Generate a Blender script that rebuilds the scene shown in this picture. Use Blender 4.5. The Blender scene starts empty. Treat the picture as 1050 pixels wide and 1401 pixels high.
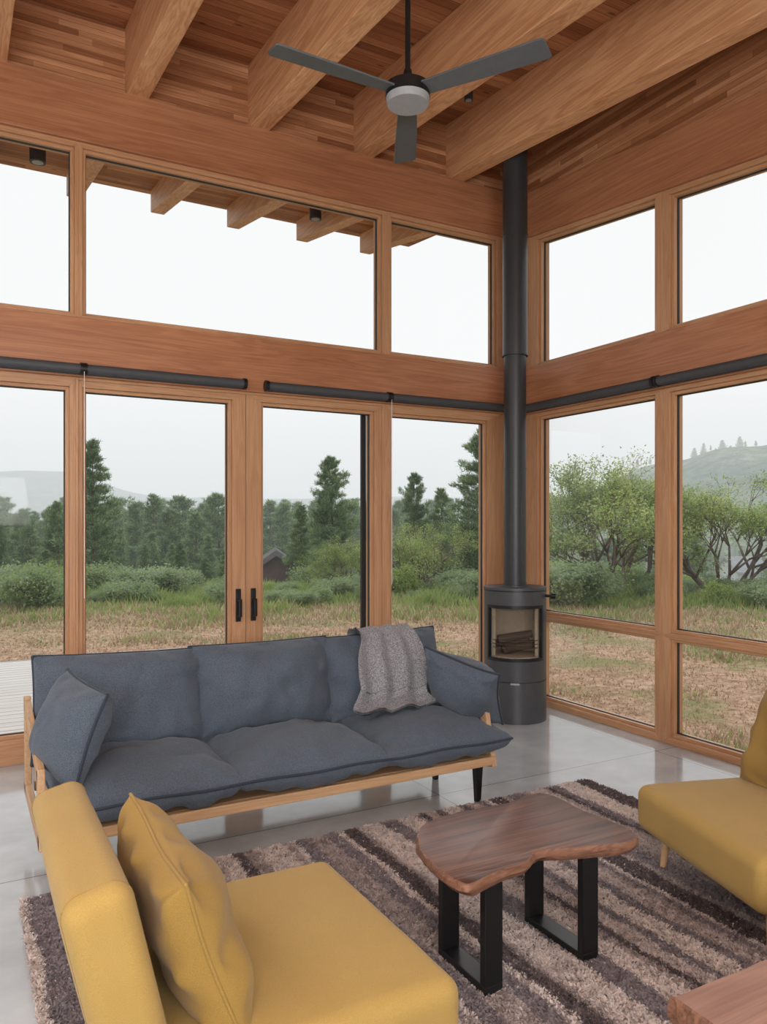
import bpy, bmesh, math, random
import numpy as np
from mathutils import Vector, Matrix, noise
R_=random.Random(7)
NP=np.random.RandomState(3)
FX,FY=0.483,0.8756
CX,CY=-4.527,-5.668
scene=bpy.context.scene
col=scene.collection
def site(a,b):
    return CX+a*FX+b*FY, CY+a*FY-b*FX
# ------------------------------------------------------------ materials
def newmat(name):
    m=bpy.data.materials.new(name); m.use_nodes=True
    nt=m.node_tree; nt.nodes.clear()
    out=nt.nodes.new('ShaderNodeOutputMaterial')
    return m,nt,out
def N(nt,t,**k):
    n=nt.nodes.new(t)
    for a,b in k.items(): setattr(n,a,b)
    return n
def L(nt,a,b): nt.links.new(a,b)
def princ(nt,out,rough=0.5,metal=0.0,spec=0.5):
    p=N(nt,'ShaderNodeBsdfPrincipled')
    p.inputs['Roughness'].default_value=rough
    p.inputs['Metallic'].default_value=metal
    p.inputs['Specular IOR Level'].default_value=spec
    L(nt,p.outputs[0],out.inputs[0]); return p
def ramp(nt,fac,cols):
    r=N(nt,'ShaderNodeValToRGB'); e=r.color_ramp.elements
    while len(e)<len(cols): e.new(0.5)
    for i,(p,c) in enumerate(cols):
        e[i].position=p; e[i].color=(*c,1)
    L(nt,fac,r.inputs[0]); return r.outputs[0]
def math_(nt,op,a,b=None,c=None):
    n=N(nt,'ShaderNodeMath',operation=op)
    for i,x in enumerate((a,b,c)):
        if x is None: continue
        if isinstance(x,(int,float)): n.inputs[i].default_value=x
        else: L(nt,x,n.inputs[i])
    return n.outputs[0]
def mapped(nt,scale,coord='Object'):
    t=N(nt,'ShaderNodeTexCoord'); m=N(nt,'ShaderNodeMapping')
    m.inputs['Scale'].default_value=scale
    L(nt,t.outputs[coord],m.inputs[0]); return m.outputs[0],t.outputs[coord]
def noisetex(nt,vec,scale,detail=4,dist=0,rough=.5):
    n=N(nt,'ShaderNodeTexNoise'); n.inputs['Scale'].default_value=scale
    n.inputs['Detail'].default_value=detail; n.inputs['Distortion'].default_value=dist
    n.inputs['Roughness'].default_value=rough
    L(nt,vec,n.inputs['Vector']); return n.outputs[0]
def mixc(nt,mode,fac,a,b):
    n=N(nt,'ShaderNodeMix',data_type='RGBA',blend_type=mode)
    for s,x in ((0,fac),(6,a),(7,b)):
        if isinstance(x,(int,float)): n.inputs[s].default_value=x
        elif isinstance(x,tuple): n.inputs[s].default_value=(*x,1)
        else: L(nt,x,n.inputs[s])
    return n.outputs[2]
def bump(nt,h,p,strength=.2,dist=.01):
    b=N(nt,'ShaderNodeBump'); b.inputs['Strength'].default_value=strength
    b.inputs['Distance'].default_value=dist
    L(nt,h,b.inputs['Height']); L(nt,b.outputs[0],p.inputs['Normal'])
def plain(name,c,rough=.5,metal=0,spec=.5):
    m,nt,out=newmat(name); p=princ(nt,out,rough,metal,spec)
    v,_=mapped(nt,(1,1,1)); n=noisetex(nt,v,25,3)
    L(nt,ramp(nt,n,[(.3,tuple(x*.93 for x in c)),(.7,tuple(min(1,x*1.05) for x in c))]),p.inputs[0])
    return m
def wood(name,c1,c2,axis=0,rough=.4,board=None,knots=False,grain=14,wave=.10,low=.22,high=.70):
    m,nt,out=newmat(name); p=princ(nt,out,rough,0,.35)
    sc=[grain]*3; sc[axis]=grain*.05
    v,raw=mapped(nt,tuple(sc))
    n1=noisetex(nt,v,1.0,5,.7)
    sc2=[110]*3; sc2[axis]=2.5
    v2,_=mapped(nt,tuple(sc2)); n2=noisetex(nt,v2,1.0,3,0)
    wv=math_(nt,'SINE',math_(nt,'MULTIPLY',n1,55))
    g=math_(nt,'ADD',math_(nt,'MULTIPLY',wv,wave),math_(nt,'ADD',math_(nt,'MULTIPLY',n1,.45),math_(nt,'MULTIPLY',n2,.5)))
    c=ramp(nt,g,[(low,c2),(high,c1)])
    sc3=[1.3]*3; sc3[axis]=.5
    v4,_=mapped(nt,tuple(sc3)); n5=noisetex(nt,v4,1.0,3)
    c=mixc(nt,'MULTIPLY',.55,c,ramp(nt,n5,[(.32,(.80,.72,.68)),(.68,(1.12,1.14,1.16))]))
    if board:
        ax,w,ln=board
        s=N(nt,'ShaderNodeSeparateXYZ'); L(nt,raw,s.inputs[0])
        q=math_(nt,'DIVIDE',s.outputs[ax],w)
        idx=math_(nt,'FLOOR',q); fr=math_(nt,'FRACT',q)
        w1=N(nt,'ShaderNodeTexWhiteNoise',noise_dimensions='1D'); L(nt,idx,w1.inputs['W'])
        al=math_(nt,'ADD',math_(nt,'DIVIDE',s.outputs[axis],ln),math_(nt,'MULTIPLY',w1.outputs[0],7.3))
        i2=math_(nt,'FLOOR',al)
        cb=N(nt,'ShaderNodeCombineXYZ'); L(nt,idx,cb.inputs[0]); L(nt,i2,cb.inputs[1])
        w2=N(nt,'ShaderNodeTexWhiteNoise',noise_dimensions='3D'); L(nt,cb.outputs[0],w2.inputs[0])
        tone=ramp(nt,w2.outputs[0],[(0,(.62,.51,.46)),(.45,(.92,.88,.86)),(1,(1.25,1.35,1.48))])
        c=mixc(nt,'MULTIPLY',1.0,c,tone)
        line=math_(nt,'LESS_THAN',fr,.07)
        c=mixc(nt,'MIX',math_(nt,'MULTIPLY',line,.65),c,tuple(x*.25 for x in c2))
    if knots:
        v3,_=mapped(nt,(3.2,9,3.2) if axis==0 else (9,3.2,9))
        vo=N(nt,'ShaderNodeTexVoronoi'); vo.inputs['Scale'].default_value=1.0; L(nt,v3,vo.inputs[0])
        k=ramp(nt,vo.outputs[0],[(.05,(.22,.12,.07)),(.15,(1,1,1))])
        c=mixc(nt,'MULTIPLY',.85,c,k)
    L(nt,c,p.inputs[0]); bump(nt,n2,p,.08,.004)
    return m
def fabric(name,c,c2,scale=350,b=.35):
    m,nt,out=newmat(name); p=princ(nt,out,.95,0,.12)
    v,_=mapped(nt,(1,1,1)); n=noisetex(nt,v,scale,2); nb=noisetex(nt,v,5,3)
    cc=ramp(nt,n,[(.35,c2),(.65,c)])
    cc=mixc(nt,'MULTIPLY',.35,cc,ramp(nt,nb,[(.3,(.85,.85,.87)),(.7,(1.06,1.06,1.06))]))
    L(nt,cc,p.inputs[0]); p.inputs['Sheen Weight'].default_value=.12
    bump(nt,n,p,b,.002); return m
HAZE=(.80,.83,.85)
def haze(nt,out,shader,dens=1/750.):  # airlight painted into the material: emission mixed in with distance, no volume
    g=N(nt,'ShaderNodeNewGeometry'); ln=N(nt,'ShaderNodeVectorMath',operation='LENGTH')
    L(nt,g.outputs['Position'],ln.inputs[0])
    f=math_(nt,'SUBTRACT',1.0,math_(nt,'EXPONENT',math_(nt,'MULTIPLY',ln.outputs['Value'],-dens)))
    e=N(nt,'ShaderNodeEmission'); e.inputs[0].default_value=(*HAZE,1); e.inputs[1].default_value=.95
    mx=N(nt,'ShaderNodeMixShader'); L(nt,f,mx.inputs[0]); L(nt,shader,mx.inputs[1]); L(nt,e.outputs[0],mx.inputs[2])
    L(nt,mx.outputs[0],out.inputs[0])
def leafmat(name,c1,c2,sc=1.5,tr=.3):
    m,nt,out=newmat(name)
    d=N(nt,'ShaderNodeBsdfDiffuse'); t=N(nt,'ShaderNodeBsdfTranslucent')
    g=N(nt,'ShaderNodeNewGeometry'); n=noisetex(nt,g.outputs['Position'],sc,3)
    c=ramp(nt,n,[(.35,c1),(.65,c2)])
    L(nt,c,d.inputs[0]); L(nt,c,t.inputs[0])
    mx=N(nt,'ShaderNodeMixShader'); mx.inputs[0].default_value=tr
    L(nt,d.outputs[0],mx.inputs[1]); L(nt,t.outputs[0],mx.inputs[2])
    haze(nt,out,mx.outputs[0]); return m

m_beamX=wood('fir_along_x',(.47,.215,.108),(.31,.122,.058),0,.34,grain=10)
m_beamY=wood('fir_rafter',(.78,.45,.235),(.50,.225,.102),1,.5,grain=10,wave=.11)
m_headY=wood('fir_along_y',(.47,.215,.108),(.31,.122,.058),1,.34,grain=10)
m_deck=wood('fir_decking',(.52,.24,.108),(.30,.115,.048),0,.5,(1,.085,1.6),knots=True)
m_block=wood('fir_blocking',(.52,.25,.118),(.33,.135,.058),0,.5,(2,.042,.7))
m_blockY=wood('fir_blocking_y',(.52,.25,.118),(.33,.135,.058),1,.5,(2,.042,.7))
m_frV=wood('fir_frame_vertical',(.57,.33,.18),(.41,.21,.104),2,.38)
m_frX=wood('fir_frame_x',(.57,.33,.18),(.41,.21,.104),0,.38)
m_frY=wood('fir_frame_y',(.57,.33,.18),(.41,.21,.104),1,.38)
m_oak=wood('oak',(.58,.37,.21),(.42,.25,.125),0,.45)
m_oakY=wood('oak_side',(.58,.37,.21),(.42,.25,.125),1,.45)
m_walnut=wood('walnut',(.23,.105,.066),(.060,.024,.016),0,.36,grain=7,wave=.10,low=.28,high=.74)
m_sap=wood('walnut_live_edge',(.30,.15,.09),(.09,.04,.027),0,.5,grain=16)
m_walnut2=wood('walnut_light',(.40,.22,.15),(.22,.105,.07),0,.35,grain=8,wave=.08)
m_black=plain('black_metal',(.012,.012,.013),.4,.3)
m_gask=plain('black_gasket',(.02,.02,.02),.6)
m_blind=plain('charcoal_blind',(.055,.059,.066),.6)
m_stove=plain('stove_grey_steel',(.062,.064,.07),.42,.2)
m_pipe=plain('flue_dark_steel',(.036,.039,.043),.40,.2)
m_fan=plain('fan_grey',(.10,.11,.115),.45)
m_fanl=plain('fan_light_cap',(.33,.34,.35),.5)
m_brick=plain('firebrick',(.45,.34,.25),.9)
m_log=plain('charred_log',(.09,.06,.045),.9)
m_blue=fabric('slate_blue_fabric',(.122,.148,.183),(.055,.069,.089))
m_pipng=fabric('slate_piping',(.045,.056,.074),(.03,.038,.05))
m_yel=fabric('mustard_fabric',(.45,.295,.090),(.36,.23,.066),600,.25)
m_yelp=fabric('mustard_pillow_fabric',(.38,.235,.060),(.28,.168,.040),600,.3)
m_throw=fabric('grey_throw',(.36,.355,.37),(.13,.13,.14),160,.8)
m_white=plain('white_plaster',(.80,.79,.77),.8)
m_leg=wood('beech_leg',(.62,.40,.22),(.50,.30,.15),2,.4)
def glassmat():
    m,nt,out=newmat('window_glass')
    t=N(nt,'ShaderNodeBsdfTransparent'); t.inputs[0].default_value=(.965,.975,.97,1)
    g=N(nt,'ShaderNodeBsdfGlossy'); g.inputs['Roughness'].default_value=.01
    f=N(nt,'ShaderNodeFresnel'); f.inputs[0].default_value=1.3
    mx=N(nt,'ShaderNodeMixShader'); L(nt,math_(nt,'MULTIPLY',f.outputs[0],.30),mx.inputs[0])
    L(nt,t.outputs[0],mx.inputs[1]); L(nt,g.outputs[0],mx.inputs[2]); L(nt,mx.outputs[0],out.inputs[0]); return m
m_glass=glassmat()
def floormat():
    m,nt,out=newmat('polished_concrete'); p=princ(nt,out,.16,0,.95)
    v,raw=mapped(nt,(1,1,1)); n=noisetex(nt,v,1.4,6,.4,.6); n2=noisetex(nt,v,7,5)
    c=ramp(nt,n,[(.3,(.36,.375,.385)),(.7,(.51,.53,.54))])
    c=mixc(nt,'MULTIPLY',.5,c,ramp(nt,n2,[(.3,(.84,.84,.84)),(.7,(1.08,1.08,1.08))]))
    s=N(nt,'ShaderNodeSeparateXYZ'); L(nt,raw,s.inputs[0])
    fx=math_(nt,'LESS_THAN',math_(nt,'FRACT',math_(nt,'DIVIDE',math_(nt,'ADD',s.outputs[0],20.35),1.83)),.0045)
    fy=math_(nt,'LESS_THAN',math_(nt,'FRACT',math_(nt,'DIVIDE',math_(nt,'ADD',s.outputs[1],20.15),1.83)),.0045)
    ln=math_(nt,'MAXIMUM',fx,fy)
    c=mixc(nt,'MIX',math_(nt,'MULTIPLY',ln,.75),c,(.12,.12,.115))
    L(nt,c,p.inputs[0])
    L(nt,ramp(nt,n2,[(.3,(.06,)*3),(.7,(.14,)*3)]),p.inputs['Roughness'])
    return m
m_floor=floormat()
def deckmat():
    m,nt,out=newmat('weathered_deck'); p=princ(nt,out,.6)
    v,raw=mapped(nt,(.8,20,20)); n=noisetex(nt,v,1,4)
    s=N(nt,'ShaderNodeSeparateXYZ'); L(nt,raw,s.inputs[0])
    q=math_(nt,'DIVIDE',s.outputs[1],.14); fr=math_(nt,'FRACT',q)
    c=ramp(nt,n,[(.3,(.50,.48,.46)),(.7,(.66,.64,.62))])
    c=mixc(nt,'MIX',math_(nt,'LESS_THAN',fr,.07),c,(.08,.07,.06))
    L(nt,c,p.inputs[0]); return m
m_wdeck=deckmat()
# ------------------------------------------------------------ mesh builder
class MB:
    def __init__(s): s.v=[];s.f=[];s.m=[]
    def add(s,vs,fs,mi=0):
        o=len(s.v); s.v.extend([tuple(v) for v in vs]); s.f.extend([[i+o for i in f] for f in fs])
        s.m.extend([mi]*len(fs) if isinstance(mi,int) else mi)
    def hexa(s,p,mi=0):
        s.add(p,[(0,3,2,1),(4,5,6,7),(0,1,5,4),(1,2,6,5),(2,3,7,6),(3,0,4,7)],mi)
    def box(s,x0,x1,y0,y1,z0,z1,mi=0):
        s.hexa([(x0,y0,z0),(x1,y0,z0),(x1,y1,z0),(x0,y1,z0),(x0,y0,z1),(x1,y0,z1),(x1,y1,z1),(x0,y1,z1)],mi)
    def extrude(s,poly,vec,mi=0):
        n=len(poly); a=[Vector(p) for p in poly]; b=[p+Vector(vec) for p in a]
        s.add(a+b,[list(range(n))[::-1],list(range(n,2*n))]+[(i,(i+1)%n,n+(i+1)%n,n+i) for i in range(n)],mi)
    def cyl(s,p0,p1,r0,r1=None,n=24,mi=0):
        if r1 is None: r1=r0
        p0=Vector(p0);p1=Vector(p1); d=(p1-p0).normalized()
        u=d.orthogonal().normalized(); w=d.cross(u)
        vs=[p0+(u*math.cos(t)+w*math.sin(t))*r0 for t in [2*math.pi*i/n for i in range(n)]]
        vs+=[p1+(u*math.cos(t)+w*math.sin(t))*r1 for t in [2*math.pi*i/n for i in range(n)]]
        s.add(vs,[list(range(n))[::-1],list(range(n,2*n))]+[(i,(i+1)%n,n+(i+1)%n,n+i) for i in range(n)],mi)
    def arc(s,cx,cy,ri,ro,a0,a1,z0,z1,n=32,mi=0):
        for i in range(n):
            t0=a0+(a1-a0)*i/n; t1=a0+(a1-a0)*(i+1)/n
            P=[]
            for z in (z0,z1):
                P+=[(cx+ri*math.cos(t0),cy+ri*math.sin(t0),z),(cx+ro*math.cos(t0),cy+ro*math.sin(t0),z),
                    (cx+ro*math.cos(t1),cy+ro*math.sin(t1),z),(cx+ri*math.cos(t1),cy+ri*math.sin(t1),z)]
            s.hexa(P,mi)
    def tube(s,path,r,closed=True,n=8,mi=0):
        P=[Vector(p) for p in path]; M=len(P); vs=[];fs=[]
        for i in range(M):
            a=P[(i-1)%M] if closed or i>0 else P[i]; b=P[(i+1)%M] if closed or i<M-1 else P[i]
            t=(b-a).normalized(); up=Vector((0,0,1)) if abs(t.z)<.95 else Vector((1,0,0))
            u=t.cross(up).normalized(); w=t.cross(u)
            for k in range(n):
                an=2*math.pi*k/n; vs.append(P[i]+(u*math.cos(an)+w*math.sin(an))*r)
        for i in range(M if closed else M-1):
            j=(i+1)%M
            for k in range(n): fs.append((i*n+k,i*n+(k+1)%n,j*n+(k+1)%n,j*n+k))
        s.add(vs,fs,mi)
    def build(s,name,mats,bevel=0,smooth=False,parent=None,fix=True,merge=0,matrix=None,angle=None):
        me=bpy.data.meshes.new(name); me.from_pydata(s.v,[],s.f)
        if not isinstance(mats,(list,tuple)): mats=[mats]
        for m in mats: me.materials.append(m)
        me.polygons.foreach_set('material_index',s.m)
        if fix:
            bm=bmesh.new(); bm.from_mesh(me)
            if merge: bmesh.ops.remove_doubles(bm,verts=bm.verts,dist=merge)
            bmesh.ops.recalc_face_normals(bm,faces=bm.faces); bm.to_mesh(me); bm.free()
        if smooth: me.polygons.foreach_set('use_smooth',[True]*len(me.polygons))
        if angle: 
            me.polygons.foreach_set('use_smooth',[True]*len(me.polygons)); me.set_sharp_from_angle(angle=math.radians(angle))
        ob=bpy.data.objects.new(name,me); col.objects.link(ob)
        if matrix is not None: ob.matrix_basis=matrix
        if parent is not None:
            ob.parent=parent
            if parent.get('world_children'): ob.matrix_parent_inverse=Matrix.Translation(parent.location).inverted()
        if bevel:
            b=ob.modifiers.new('bevel','BEVEL'); b.width=bevel; b.segments=2; b.limit_method='ANGLE'
        return ob
def empty(name,loc=(0,0,0),rz=0,world=True):
    e=bpy.data.objects.new(name,None); e.location=loc; e.rotation_euler=(0,0,rz); e.empty_display_size=.1
    col.objects.link(e)
    if world: e['world_children']=1
    return e
# ------------------------------------------------------------ room shell
SL=.10
def roofz(y): return 5.15+SL*y
mb=MB(); mb.box(-9,.14,-9,.14,-.2,0); mb.build('floor',m_floor)
mb=MB(); y0,y1=-9.2,3.62
mb.hexa([(-9.2,y0,roofz(y0)),(1.0,y0,roofz(y0)),(1.0,y1,roofz(y1)),(-9.2,y1,roofz(y1)),
         (-9.2,y0,roofz(y0)+.18),(1.0,y0,roofz(y0)+.18),(1.0,y1,roofz(y1)+.18),(-9.2,y1,roofz(y1)+.18)])
mb.build('ceiling',m_deck)
for i in range(-1,9):
    x=-.75-.915*i; w=.155
    def bz(y): return 4.66+SL*y
    ox=x+i*3.7
    poly=[(x-ox,-9.15,bz(-9.15)),(x-ox,.1,bz(.1)),(x-ox,.3,bz(.3)+.03),(x-ox,3.5,5.25),(x-ox,3.5,roofz(3.5)),(x-ox,-9.15,roofz(-9.15))]
    mb=MB(); mb.extrude(poly,(w,0,0)); mb.build('rafter_beam',m_beamY,bevel=.006,matrix=Matrix.Translation((ox,0,0)))
mb=MB()
mb.box(-9,.02,-.03,.14,4.25,4.66,0)
mb.box(-9,-.0,.03,.12,4.66,5.15,1)
mb.box(-9,-6.0,0,.14,0,4.25,2)
mb.build('wall_north',[m_beamX,m_block,m_white],bevel=.004)
mb=MB(); mb.box(-9,.0,-.035,.14,2.62,3.03); mb.build('trim_transom_beam_north',m_beamX,bevel=.005)
mb=MB()
def ez(y): return 4.225+SL*y
def pr(y0,y1,z0a,z0b,z1a,z1b,x0,x1,mi):
    mb.hexa([(x0,y0,z0a),(x1,y0,z0a),(x1,y1,z0b),(x0,y1,z0b),(x0,y0,z1a),(x1,y0,z1a),(x1,y1,z1b),(x0,y1,z1b)],mi)
pr(-9,-.0,ez(-9),ez(0),4.63-.9,4.63,-.03,.14,0)
pr(-9,-.0,4.63-.9,4.63,roofz(-9),roofz(0),.02,.14,1)
mb.box(0,.14,-9,-5.0,0,3.4,2)
mb.build('wall_east',[m_headY,m_blockY,m_white],bevel=.004)
mb=MB(); mb.box(-.035,.14,-9,-.0,2.60,3.01); mb.build('trim_transom_beam_east',m_headY,bevel=.005)
mb=MB(); mb.box(-.155,.14,-.0,.14,0,4.25); mb.box(0,.14,-.22,0,0,4.25); mb.build('trim_corner_post',m_frV,bevel=.004)
mb=MB(); 
mb.box(-9.2,-9,-9,.14,0,.9); mb.box(-9.2,-9,-9,.14,3.2,5.2); mb.box(-9.2,-9,-9,-8,.9,3.2); mb.box(-9.2,-9,-1,.14,.9,3.2); mb.box(-9.2,-9,-4.7,-4.3,.9,3.2)
mb.build('wall_west',m_white)
mb=MB(); mb.box(-9.2,.14,-9.2,-9,0,.9); mb.box(-9.2,.14,-9.2,-9,3.2,4.3); mb.box(-9.2,-8,-9.2,-9,.9,3.2); mb.box(-1,.14,-9.2,-9,.9,3.2)
mb.box(-4.8,-4.4,-9.2,-9,.9,3.2)
mb.build('wall_south',m_white)
# ------------------------------------------------------------ windows
def ring(mb,mp,o,i,d0,d1,mis):
    for k in range(4):
        a,b=k,(k+1)%4
        q=[o[a],o[b],i[b],i[a]]
        P=[mp(p[0],d0,p[1]) for p in q]+[mp(p[0],d1,p[1]) for p in q]
        mb.hexa(P,mis[k])
def rect(a0,a1,z0,z1,s=0):
    return [(a0,z0),(a1,z0),(a1,z1+s*a1),(a0,z1+s*a0)]
def grow(r,d): return [(r[0][0]-d,r[0][1]-d),(r[1][0]+d,r[1][1]-d),(r[2][0]+d,r[2][1]+d),(r[3][0]-d,r[3][1]+d)]
mpN=lambda a,d,z:(a,d,z)
mpE=lambda a,d,z:(d,a,z)
wn=[0]
def window(mp,outer,glass,hm,name=None,d0=0.0,sash=.024):
    mb=MB(); mis=[1,0,1,0]
    ring(mb,mp,outer,grow(glass,sash),d0,d0+.14,mis)
    ring(mb,mp,grow(glass,sash),glass,d0+.025,d0+.115,mis)
    ring(mb,mp,glass,grow(glass,-.007),d0+.055,d0+.075,[2]*4)
    mb.add([mp(p[0],d0+.065,p[1]) for p in glass],[(0,1,2,3)],3)
    if not name: wn[0]+=1; name='window_%d'%wn[0]
    return mb.build(name,[m_frV,hm,m_gask,m_glass],bevel=.002)
zu0,zu1=3.03,4.25
window(mpN,rect(-6.0,-3.811,zu0,zu1),rect(-5.9,-3.861,3.075,4.19),m_frX)
window(mpN,rect(-3.811,-1.371,zu0,zu1),rect(-3.761,-1.435,3.075,4.19),m_frX)
window(mpN,rect(-1.371,-.155,zu0,zu1),rect(-1.308,-.228,3.075,4.19),m_frX)
window(mpN,rect(-6.0,-3.83,0,2.62),rect(-5.9,-3.893,.19,2.53),m_frX)
window(mpN,rect(-1.371,-.155,0,2.62),rect(-1.308,-.336,.19,2.525),m_frX)
mb=MB(); mb.box(-3.83,-3.81,0,.14,0,2.62); mb.box(-1.41,-1.371,0,.14,0,2.62); mb.box(-3.81,-1.41,.0,.14,2.60,2.62,1); mb.box(-3.81,-1.41,0,.14,0,.02,1)
mb.build('trim_door_frame',[m_frV,m_frX],bevel=.003)
def door(name,a0,a1,g0,g1,hx,side):
    e=empty(name,((a0+a1)/2,.05,0))
    o=window(mpN,rect(a0,a1,.02,2.60),rect(g0,g1,.22,2.53),m_frX,name='leaf',d0=.012)
    o.parent=e; o.matrix_parent_inverse=Matrix.Translation(e.location).inverted()
    mb=MB(); mb.box(hx-.02,hx+.02,-.0,.02,.86,1.11)
    mb.cyl((hx,0,1.02),(hx,-.045,1.02),.012,n=12)
    mb.box(hx-.011,hx+.011,-.055,-.038,.90,1.035)
    mb.cyl((hx,0,.90),(hx,-.02,.90),.013,n=12)
    mb.build('handle',m_black,bevel=.004,parent=e)
    if side<0:
        mb=MB(); mb.box(-1.53,-1.485,.155,.18,.1,2.55); mb.build('screen_frame',m_gask,bevel=.003,parent=e)
door('door_1',-3.81,-2.605,-3.76,-2.735,-2.665,1)
door('door_2',-2.602,-1.41,-2.455,-1.50,-2.545,-1)
ev=[(-1.71,-.22,-1.62,-.34),(-3.39,-1.71,-3.27,-1.80),(-5.0,-3.39,-4.9,-3.48)]
for a0,a1,g0,g1 in ev:
    window(mpE,[(a0,3.01),(a1,3.01),(a1,ez(a1)),(a0,ez(a0))],rect(g0,g1,3.055,4.165,SL),m_frY)
    window(mpE,[(a0,.79),(a1,.79),(a1,2.60),(a0,2.60)],rect(g0,g1,.835,2.545),m_frY)
    window(mpE,[(a0,0),(a1,0),(a1,.79),(a0,.79)],rect(g0,g1,.075,.745),m_frY)
def blind(p0,p1,ax):
    mb=MB(); mb.cyl(p0,p1,.034,n=24)
    d=(Vector(p1)-Vector(p0)).normalized()
    for p in (Vector(p0),Vector(p1)):
        mb.cyl(p-d*.012,p+d*.012,.042,n=24,mi=1)
    if ax=='N': mb.box(min(p0[0],p1[0]),max(p0[0],p1[0]),-.05,-.036,2.63,2.70,0)
    else: mb.box(-.05,-.036,min(p0[1],p1[1]),max(p0[1],p1[1]),2.61,2.68,0)
    mb.build('roller_blind',[m_blind,m_black],angle=40)
for a,b in ((-6.0,-3.80),(-3.78,-2.645),(-2.47,-1.40),(-1.38,-.17)): blind((a,-.083,2.665),(b,-.083,2.665),'N')
for a,b in ((-1.71,-.17),(-3.39,-1.74)): blind((-.083,a,2.645),(-.083,b,2.645),'E')
mb=MB()
for x in (-3.79,-1.39): mb.cyl((x,-.125,2.64),(x,-.125,1.1),.002,n=6)
mb.build('roller_blind_cord',m_white)
# ------------------------------------------------------------ stove
sx,sy=-.485,-.607
fa=math.atan2(CY-sy,CX-sx)
st=empty('wood_stove',(sx,sy,0))
mb=MB(); r=.255; op=math.radians(60)
mb.cyl((sx,sy,.0),(sx,sy,.33),r,n=64)
mb.cyl((sx,sy,.33),(sx,sy,.336),r-.008,n=64,mi=1)
mb.cyl((sx,sy,.336),(sx,sy,.50),r,n=64)
mb.arc(sx,sy,r-.03,r,fa+op,fa+2*math.pi-op,.50,.95,64)
mb.cyl((sx,sy,.95),(sx,sy,1.06),r,n=64)
mb.cyl((sx,sy,1.06),(sx,sy,1.068),r-.008,n=64,mi=1)
mb.cyl((sx,sy,1.068),(sx,sy,1.09),r+.004,n=64)
mb.cyl((sx,sy,1.09),(sx,sy,1.10),.12,n=48)
mb.build('body',[m_stove,m_black],parent=st,angle=35)
mb=MB()
mb.arc(sx,sy,r-.02,r+.004,fa-op,fa+op,.50,.525,32); mb.arc(sx,sy,r-.02,r+.004,fa-op,fa+op,.925,.95,32)
mb.arc(sx,sy,r-.02,r+.004,fa-op,fa-op+.07,.52,.93,4); mb.arc(sx,sy,r-.02,r+.004,fa+op-.07,fa+op,.52,.93,4)
ha=fa+op+.25
hx,hy=sx+r*math.cos(ha),sy+r*math.sin(ha)
mb.cyl((hx,hy,1.02),(hx+.05*math.cos(ha),hy+.05*math.sin(ha),1.02),.012,n=12)
mb.cyl((hx+.05*math.cos(ha),hy+.05*math.sin(ha),1.02),(hx+.085*math.cos(ha),hy+.085*math.sin(ha),1.02),.024,n=16)
mb.build('door_frame',m_black,parent=st,angle=35)
mb=MB(); mb.arc(sx,sy,r-.015,r-.012,fa-op,fa+op,.52,.93,32)
mb.build('door_glass',m_glass,parent=st,angle=35)
mb=MB(); mb.arc(sx,sy,r-.06,r-.035,fa+op-.1,fa+2*math.pi-op+.1,.52,.94,48); mb.cyl((sx,sy,.50),(sx,sy,.53),r-.035,n=48)
mb.build('firebox',m_brick,parent=st,angle=35)
mb=MB()
for k in range(4):
    an=fa+1.57+(-.4+.27*k); c=(sx+.03*math.cos(k*2),sy+.03*math.sin(k*2),.58+.045*(k%3))
    mb.cyl((c[0]-.14*math.cos(an),c[1]-.14*math.sin(an),c[2]-.02),(c[0]+.14*math.cos(an),c[1]+.14*math.sin(an),c[2]+.03),.035,.03,n=10)
for z in (.60,.63,.66):
    mb.arc(sx,sy,r-.035,r-.03,fa-op+.1,fa+op-.1,z,z+.006,24)
mb.build('logs',m_log,parent=st)
mb=MB(); mb.arc(sx,sy,r-.001,r+.006,fa-.14,fa+.14,.318,.332,8); mb.build('drawer_handle',m_fanl,parent=st)
mb=MB(); 
mb.cyl((sx,sy,1.09),(sx,sy,3.0),.092,n=40); mb.cyl((sx,sy,3.0),(sx,sy,5.2),.102,n=40)
for z in (1.11,2.06,3.0,4.0): mb.cyl((sx,sy,z),(sx,sy,z+.012),.106 if z>=3 else .096,n=40)
mb.build('flue_pipe',m_pipe,parent=st,angle=35)
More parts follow.
